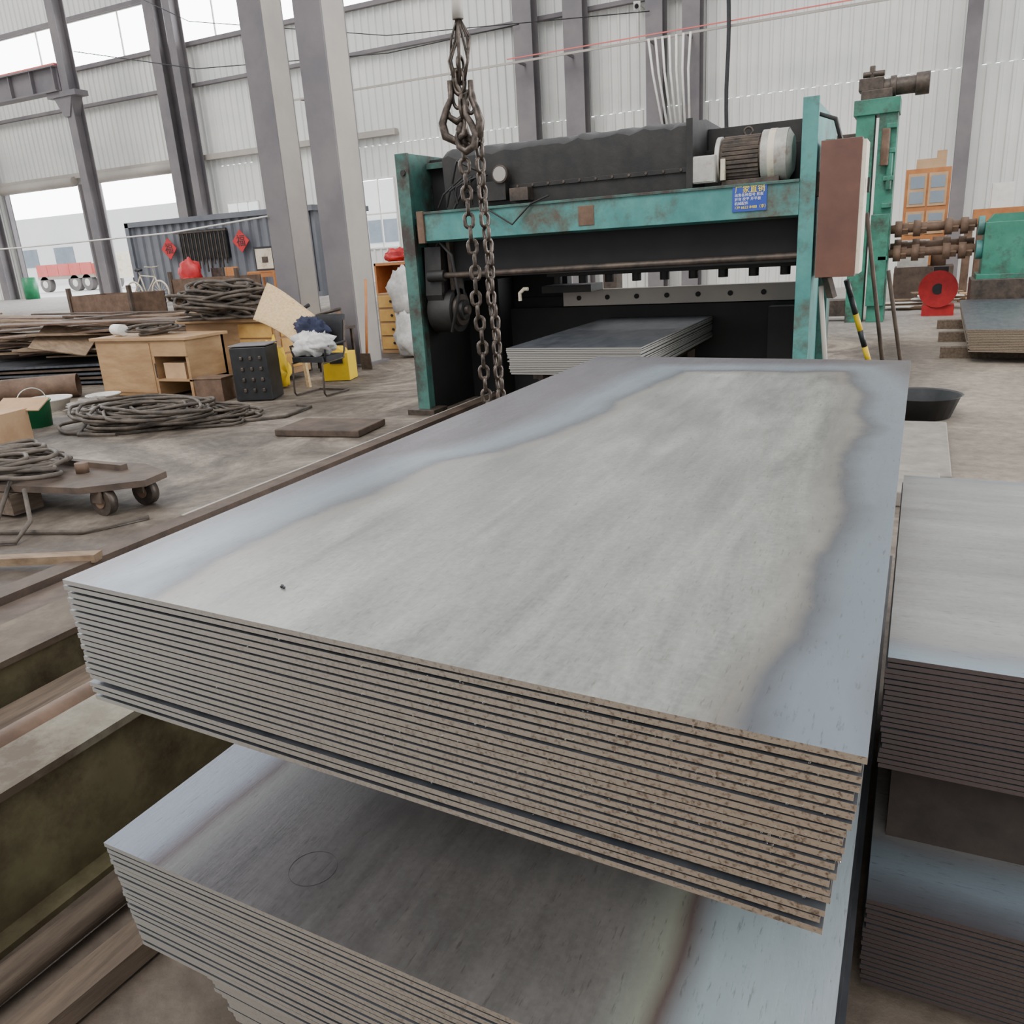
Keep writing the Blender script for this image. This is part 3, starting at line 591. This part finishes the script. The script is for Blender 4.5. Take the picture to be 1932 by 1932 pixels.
# ------------------------------------------------ left clutter
def coil(b,c,rx,ry,n,r,m,zs=.25,seed=0,turn=26):
    rr=random.Random(seed)
    for i in range(n):
        ax=rx*rr.uniform(.45,1); ay=ry*rr.uniform(.45,1); cx=c[0]+rr.uniform(-.3,.3)*rx; cy_=c[1]+rr.uniform(-.3,.3)*ry; ph=rr.uniform(0,6.3); zz=c[2]+r+zs*rr.random()
        k1=rr.uniform(.05,.2); rot=rr.uniform(-.5,.5)
        pts=[]
        for k in range(turn):
            a=2*math.pi*k/turn; q=1+k1*math.sin(2*a+ph)+.06*math.sin(5*a+ph*2)
            X=ax*q*math.cos(a); Y=ay*q*math.sin(a)
            pts.append((cx+X*math.cos(rot)-Y*math.sin(rot),cy_+X*math.sin(rot)+Y*math.cos(rot),max(c[2]+r,zz+.25*zs*math.sin(a+ph))))
        b.tube(pts,r,m,6,closed=True)
b=B('cable_pile',cable,blkplas); coil(b,(-8.25,6.9,0),1.0,.58,28,.02,0,.2,1); coil(b,(-7.7,7.1,0),.8,.45,10,.018,0,.12,2)
b.tube([(-7.2,6.9,.02),(-6.6,7.4,.02),(-6.7,8.0,.02),(-7.0,8.1,.02)],.02,0,6); b.tube([(-8.9,6.5,.02),(-8.5,6.1,.02),(-8.0,6.2,.02)],.02,0,6); b.done()
b=B('wooden_desk',woodD,wood,blkplas,cardb)
b.box((-10.75,8.3,.03),(-9.6,9.0,.82),0); b.box((-10.8,8.25,.82),(-8.9,9.05,.86),0)
b.box((-9.55,8.95,.0),(-8.95,9.0,.82),0); b.box((-9.0,8.3,0),(-8.95,9.0,.82),0); b.box((-9.6,8.3,.25),(-8.95,9,.28),0); b.box((-9.5,8.35,.28),(-9.1,8.7,.5),3); b.box((-9.6,8.28,.6),(-8.95,8.3,.82),0)
b.box((-10.7,8.29,.08),(-9.65,8.3,.78),0); b.box((-9.62,8.295,.3),(-9.6,8.3,.5),2); b.box((-10.75,8.31,0),(-9.6,9,.03),2)
b.done(bevel=.005)
b=B('small_red_crate',rust,red); b.rbox((-8.6,8.35,.15),(.42,.3,.3),(0,0,.2),0); b.rbox((-8.6,8.35,.31),(.44,.32,.02),(0,0,.2),0); b.done(bevel=.005)
b=B('wooden_desk',woodD,woodY,blkplas); b.box((-10.4,9.7,.1),(-8.6,10.4,.92),0); b.box((-10.5,9.6,.92),(-8.5,10.5,.97),0)
for i in range(3): b.box((-9.3+.0,9.68,.2+.24*i),(-8.65,9.7,.41+.24*i),1); b.box((-8.6,9.8,.2+.24*i),(-8.58,10.3,.41+.24*i),1)
b.box((-10.4,9.75,0),(-10.3,9.85,.1),2); b.box((-8.7,9.75,0),(-8.6,9.85,.1),2); b.done(bevel=.005)
b=B('welding_cable_heap',cable,blkplas,white); coil(b,(-9.6,9.75,.975),.72,.45,30,.024,0,.45,4)
b.done()
b=B('cable_coil',cable,blkplas,white); coil(b,(-9.9,8.65,.865),.38,.26,8,.018,0,.12,6); b.cyl((-10.65,8.6,.95),(-10.35,8.5,.95),.08,2,14); b.done()
b=B('electrical_control_box',blkplas,steelgrey,darkm); b.rbox((-7.95,8.5,.36),(.5,.42,.7),(0,0,.35),0); b.rbox((-7.95,8.5,.73),(.52,.44,.02),(0,0,.35),1)
for i in range(4):
    for j in range(3): b.rbox((-7.95+.12*j-.02,8.26+.045*j,.15+.14*i),(.04,.03,.05),(0,0,.35),2)
b.done(bevel=.01)
b=B('office_chair',blkplas,darkm)
cx,cyy=-7.25,8.95
for s_ in(-.25,.25):
    b.tube([(cx+s_,cyy+.25,.02),(cx+s_,cyy-.25,.02),(cx+s_,cyy-.28,.06),(cx+s_,cyy-.25,.44),(cx+s_,cyy+.2,.46),(cx+s_,cyy+.25,.55),(cx+s_,cyy+.33,.95)],.014,1,8)
    b.tube([(cx+s_,cyy-.18,.46),(cx+s_*1.15,cyy-.2,.66),(cx+s_*1.15,cyy+.25,.68)],.016,0,8)
b.tube([(cx-.25,cyy+.25,.02),(cx+.25,cyy+.25,.02)],.014,1,8)
b.rbox((cx,cyy,.49),(.5,.48,.07),(0,0,0),0); b.rbox((cx,cyy+.32,.82),(.46,.05,.42),(-.2,0,0),0)
b.done(bevel=.01)
b=B('straw_mat',straw)
vs=[];fs=[]
for i in range(11):
    for j in range(9):
        u=i/10;v=j/8
        vs.append((cx-1.0+.85*u-.1*v,cyy-.05+.5*v-.1*u,.92+.42*v+.1*(1-u)-.28*u+.05*math.sin(3*u+v)))
for i in range(10):
    for j in range(8): fs.append((i*9+j,(i+1)*9+j,(i+1)*9+j+1,i*9+j+1))
b.add(vs,fs,0,True)
b.bar((cx-.6,cyy+.45,0),(cx-.6,cyy+.35,1.2),.05,.05,0)
o=b.done(); sm=o.modifiers.new('s','SOLIDIFY'); sm.thickness=.012
b=B('pile_of_clothes',cloth,clothb); b.blob((cx-.05,cyy-.02,.66),(.28,.22,.18),2,0,.5,3,32); b.blob((cx-.15,cyy+.1,.86),(.26,.15,.15),9,1,.5,3,28); b.blob((cx+.15,cyy-.1,.68),(.18,.16,.12),5,0,.5,3,28); b.done()
b=B('yellow_box',yellow,blkplas); b.rbox((-7.8,10.1,.21),(.4,.36,.4),(0,0,.3),0); b.rbox((-7.72,9.92,.3),(.2,.01,.08),(0,0,.3),1); b.blob((-7.85,10.15,.42),(.15,.1,.08),2,0); b.done(bevel=.02)
b=B('yellow_plastic_bag',yellow); b.blob((-8.35,9.3,.3),(.22,.18,.36),4,0,.5,2.5); b.done()
b=B('tool_bench',darkm,blkplas,rust); b.box((-9.6,10.85,.62),(-8.95,11.2,.68)) 
for x in(-9.55,-9.05): b.box((x,10.87,0),(x+.05,10.92,.62)); b.box((x,11.13,0),(x+.05,11.18,.62))
b.box((-9.5,10.9,.68),(-9.2,11.15,.86),1); b.cyl((-9.1,11.0,.68),(-9.1,11.0,.95),.07,2,12); b.cyl((-9.3,10.95,.9),(-9.0,11.05,1.05),.03,1,10); b.box((-9.55,10.9,.2),(-9.0,11.15,.26),0); b.box((-9.5,10.9,.26),(-9.15,11.1,.5),1); b.done()
b=B('tool_bench',darkm,blkplas,rust); b.box((-8.75,10.75,.66),(-8.2,11.15,.7)) 
for x in(-8.73,-8.27): b.box((x,10.77,0),(x+.04,10.81,.66)); b.box((x,11.08,0),(x+.04,11.12,.66))
b.box((-8.7,10.8,.7),(-8.45,11.0,.88),1); b.cyl((-8.35,10.95,.7),(-8.35,10.95,.94),.05,2,12); b.cyl((-8.7,10.85,.9),(-8.3,10.95,.98),.025,0,8); b.box((-8.7,10.8,.25),(-8.25,11.05,.29),0); b.box((-8.6,10.8,.29),(-8.3,11.0,.48),2); b.done()
b=B('shovel',orange,darkm); b.cyl((-7.95,11.0,.1),(-7.97,11.25,1.4),.022,0,8); b.rbox((-7.95,10.98,.14),(.2,.02,.26),(.1,0,0),1); b.done()
def bucket(name,x,y,r,h,m,rim=1.15,z=0):
    b=B(name,m,white); b.lathe((x,y,z),[(0,0),(r,0),(r*rim,h),(r*rim+.012,h),(r*rim+.012,h-.02),(r*rim-.012,h),(r*.98,.02),(0,.02)]); return b
b=bucket('green_paint_bucket',-9.7,6.45,.17,.32,greenb)
ring(b,(-9.7,6.45,.32),.19,.006,1,'x',sc=(1,.8)); b.done()
bucket('white_basin',-10.75,7.35,.26,.16,white,1.25).done(); bucket('white_basin',-10.35,7.95,.18,.12,white,1.25).done()
b=B('crumpled_plastic_sheet',tarp,cloth); b.blob((-9.85,7.4,.06),(.38,.3,.1),3,0,.6,3,36); b.done()
b=B('crumpled_newspaper',cloth); b.blob((-9.3,5.95,.04),(.12,.1,.06),8,0,.6,3,24); b.done()
b=B('cardboard_box',cardb,red); b.rbox((-8.95,5.4,.2),(.62,.5,.4),(0,0,.2),0); b.rbox((-8.85,5.75,.43),(.62,.22,.012),(.5,0,.2),0); b.rbox((-8.95,5.05,.42),(.62,.2,.012),(-.5,0,.2),0); b.done()
b=B('lumber_and_sheet_pile',wood,rustD,rust,cardb,sheet)
for i in range(5): b.rbox((-13.9+.08*i,9.9,.05+.07*i),(5.0-.2*i,2.2,.035),(0,0,.25+.02*i),1 if i%2 else 4)
for i in range(50):
    x=-13.2+R.uniform(-1.8,1.8); y=10.6+R.uniform(-1.2,2.0); z=.35+.013*i
    b.rbox((x,y,z),(R.uniform(1.5,4.0),R.uniform(.12,.6),.025),(R.uniform(-.04,.04),R.uniform(-.06,.06),R.uniform(.0,.8)),R.choice((0,0,2,2,1,1)))
for i in range(36):
    x=-16.6+R.uniform(-3,2.5); y=10.8+R.uniform(-1,2); b.rbox((x,y,.3+.02*i),(R.uniform(1.5,3.6),R.uniform(.1,.5),.035),(0,R.uniform(-.06,.06),R.uniform(.0,.9)),R.choice((0,1,2,0)))
b.rbox((-12.6,9.2,.75),(.9,.7,.02),(.5,.2,.5),0)
b.done()
def opbin(name,x0,y0,x1,y1,z0,z1,t=.02):
    b=B(name,rust,rustD)
    b.box((x0,y0,z0),(x1,y0+t,z1),0); b.box((x0,y1-t,z0),(x1,y1,z1),0); b.box((x0,y0,z0),(x0+t,y1,z1),0); b.box((x1-t,y0,z0),(x1,y1,z1),0); b.box((x0,y0,z0),(x1,y1,z0+t))
    for (x,y) in((x0,y0),(x1,y0)): b.box((x-.03,y-.03,z0),(x+.05,y+.05,z1+.18),1)
    b.done()
opbin('rusty_steel_bin',-17.9,13.4,-15.9,14.4,.15,1.28); opbin('rusty_steel_bin',-16.3,15.0,-14.2,15.8,.45,1.5)
b=B('large_steel_pipe',rust); b.pipe((-12.7,7.1,.18),(-11.3,8.3,.18),.17,.012); b.pipe((-13.2,7.1,.14),(-11.7,8.5,.14),.12,.012); b.done()
b=B('floor_channel_rail',darkm,steellite); b.bar((-10.6,4.4,.01),(-9.9,5.8,.01),.1,.03,0); b.bar((-10.75,4.4,.01),(-10.0,5.9,.01),.05,.04,1); b.done()
b=B('rust_floor_slab',rustD); b.rbox((-5.55,6.9,.04),(1.0,.6,.07),(0,0,.12)); b.done(bevel=.01)
b=B('flat_wheeled_dolly',rustD,rust,cable,darkm,timber)
b.prism([(-7.3,3.6),(-5.5,3.85),(-5.15,4.15),(-5.2,4.4),(-5.6,4.55),(-6.2,4.5),(-7.3,4.55)],2,.2,.25,0)
b.box((-7.2,3.7,.03),(-6.1,3.95,.19),4)
def wheel(x,y,r=.11,w=.07): b.cyl((x,y-w/2,r),(x,y+w/2,r),r,3,20); b.cyl((x,y-w/2-.01,r),(x,y+w/2+.01,r),r*.45,1,14); b.box((x-.05,y-w/2-.03,r),(x+.05,y-w/2-.01,.22),0)
wheel(-5.45,4.0); wheel(-5.35,4.3); wheel(-7,4.3)
b.cyl((-5.9,4.2,.25),(-5.9,4.2,.33),.05,1,12); b.bar((-7.2,4.4,.27),(-5.6,4.35,.27),.06,.05,0)
coil(b,(-6.5,4.0,.25),.5,.28,12,.018,2,.1,5)
b.tube([(-5.9,3.7,.25),(-5.6,3.5,.1),(-5.5,3.3,.02),(-5.9,3.1,.02),(-6.4,3.3,.02)],.018,2,6)
b.tube([(-6.2,3.8,.27),(-5.9,3.4,.02),(-5.2,3.6,.02),(-5.0,4.0,.02)],.018,2,6)
b.done()
b=B('hose_coil',cable,rust); coil(b,(-7.9,4.95,0),.5,.26,16,.022,0,.16,9); b.done()
b=B('wood_plank',wood); b.rbox((-5.1,2.95,.06),(1.3,.09,.05),(0,-.02,.35)); b.done()
b=B('caster_wheel',darkm,rust); b.cyl((-5.0,2.45,.1),(-5.0,2.55,.1),.1,0,20); b.cyl((-5.0,2.43,.1),(-5.0,2.57,.1),.04,1,14); b.box((-5.1,2.43,.2),(-4.9,2.58,.22),1); b.done()
b=B('wooden_drawer_cabinet',woodY,woodD,blkplas); b.box((-9.0,13,0),(-8.4,13.6,1.08),1)
for i in range(4): b.box((-8.97,12.98,.08+.25*i),(-8.43,13.0,.29+.25*i),0); b.cyl((-8.7,12.96,.19+.25*i),(-8.7,12.98,.19+.25*i),.025,2,10)
b.done(bevel=.005)
b=B('storage_shelf',orange,red,cardb,white); b.box((-9.9,14.3,0),(-8.8,14.9,.05)); b.box((-9.9,14.3,1.55),(-8.8,14.9,1.6)); b.box((-9.9,14.3,.8),(-8.8,14.9,.84)); b.box((-9.9,14.3,0),(-9.86,14.9,1.6)); b.box((-8.84,14.3,0),(-8.8,14.9,1.6)); b.box((-9.9,14.88,0),(-8.8,14.9,1.6))
b.blob((-9.5,14.6,1.72),(.28,.2,.14),4,1,.6,3); b.blob((-9.1,14.6,1.7),(.2,.2,.12),7,3,.6,3); b.box((-9.3,14.5,1.6),(-8.9,14.8,1.8),2); b.blob((-9.3,14.6,1.0),(.3,.2,.2),6,1); b.box((-8.9,14.35,1.85),(-8.5,14.7,2.3),2); b.box((-8.8,14.3,1.6),(-8.4,14.8,1.86),0); b.box((-8.6,14.4,0),(-8.4,14.7,1.6),0); b.done()
b=B('white_sack',cloth); b.blob((-8.05,12.45,1.1),(.27,.22,.42),3,0,.3,2,28); b.blob((-8.0,12.5,.4),(.3,.25,.5),5,0,.3,2,28); b.done()
# ------------------------------------------------ light
w=D.worlds.new('sky'); S.world=w; w.use_nodes=True; N=w.node_tree.nodes; L=w.node_tree.links; bg=N['Background']; bg.inputs[0].default_value=(.95,.97,1,1)
tc=N.new('ShaderNodeTexCoord'); sp=N.new('ShaderNodeSeparateXYZ'); L.new(tc.outputs['Generated'],sp.inputs[0])
a=N.new('ShaderNodeMapRange'); a.interpolation_type='SMOOTHSTEP'; a.inputs[1].default_value=0; a.inputs[2].default_value=.4; L.new(sp.outputs[1],a.inputs[0])
c=N.new('ShaderNodeMapRange'); c.interpolation_type='SMOOTHSTEP'; c.inputs[1].default_value=.5; c.inputs[2].default_value=.32; L.new(sp.outputs[2],c.inputs[0])
mm=N.new('ShaderNodeMath'); mm.operation='MULTIPLY'; L.new(a.outputs[0],mm.inputs[0]); L.new(c.outputs[0],mm.inputs[1])
m5=N.new('ShaderNodeMath'); m5.operation='MULTIPLY_ADD'; L.new(mm.outputs[0],m5.inputs[0]); m5.inputs[1].default_value=10; m5.inputs[2].default_value=1.4; L.new(m5.outputs[0],bg.inputs[1])
l=D.lights.new('sun','SUN'); l.energy=1.9; l.angle=math.radians(30); l.color=(1,.97,.93); lo=D.objects.new('sun',l); S.collection.objects.link(lo); lo.rotation_euler=(math.radians(42),math.radians(-6),0)
# ------------------------------------------------ camera
f=1550.0
Yv=Vector((782,551,-1550)).normalized(); Zv=Vector((-311,4790,1550)).normalized(); Zv=(Zv-Yv*Zv.dot(Yv)).normalized(); Xv=Yv.cross(Zv)
cam=D.cameras.new('camera'); cam.sensor_width=36; cam.lens=36*f/1932; cam.clip_end=400
co=D.objects.new('camera',cam); S.collection.objects.link(co)
mw=Matrix((tuple(Xv),tuple(Yv),tuple(Zv))).to_4x4(); mw.translation=Vector((0,0,1.75)); co.matrix_world=mw
S.camera=co
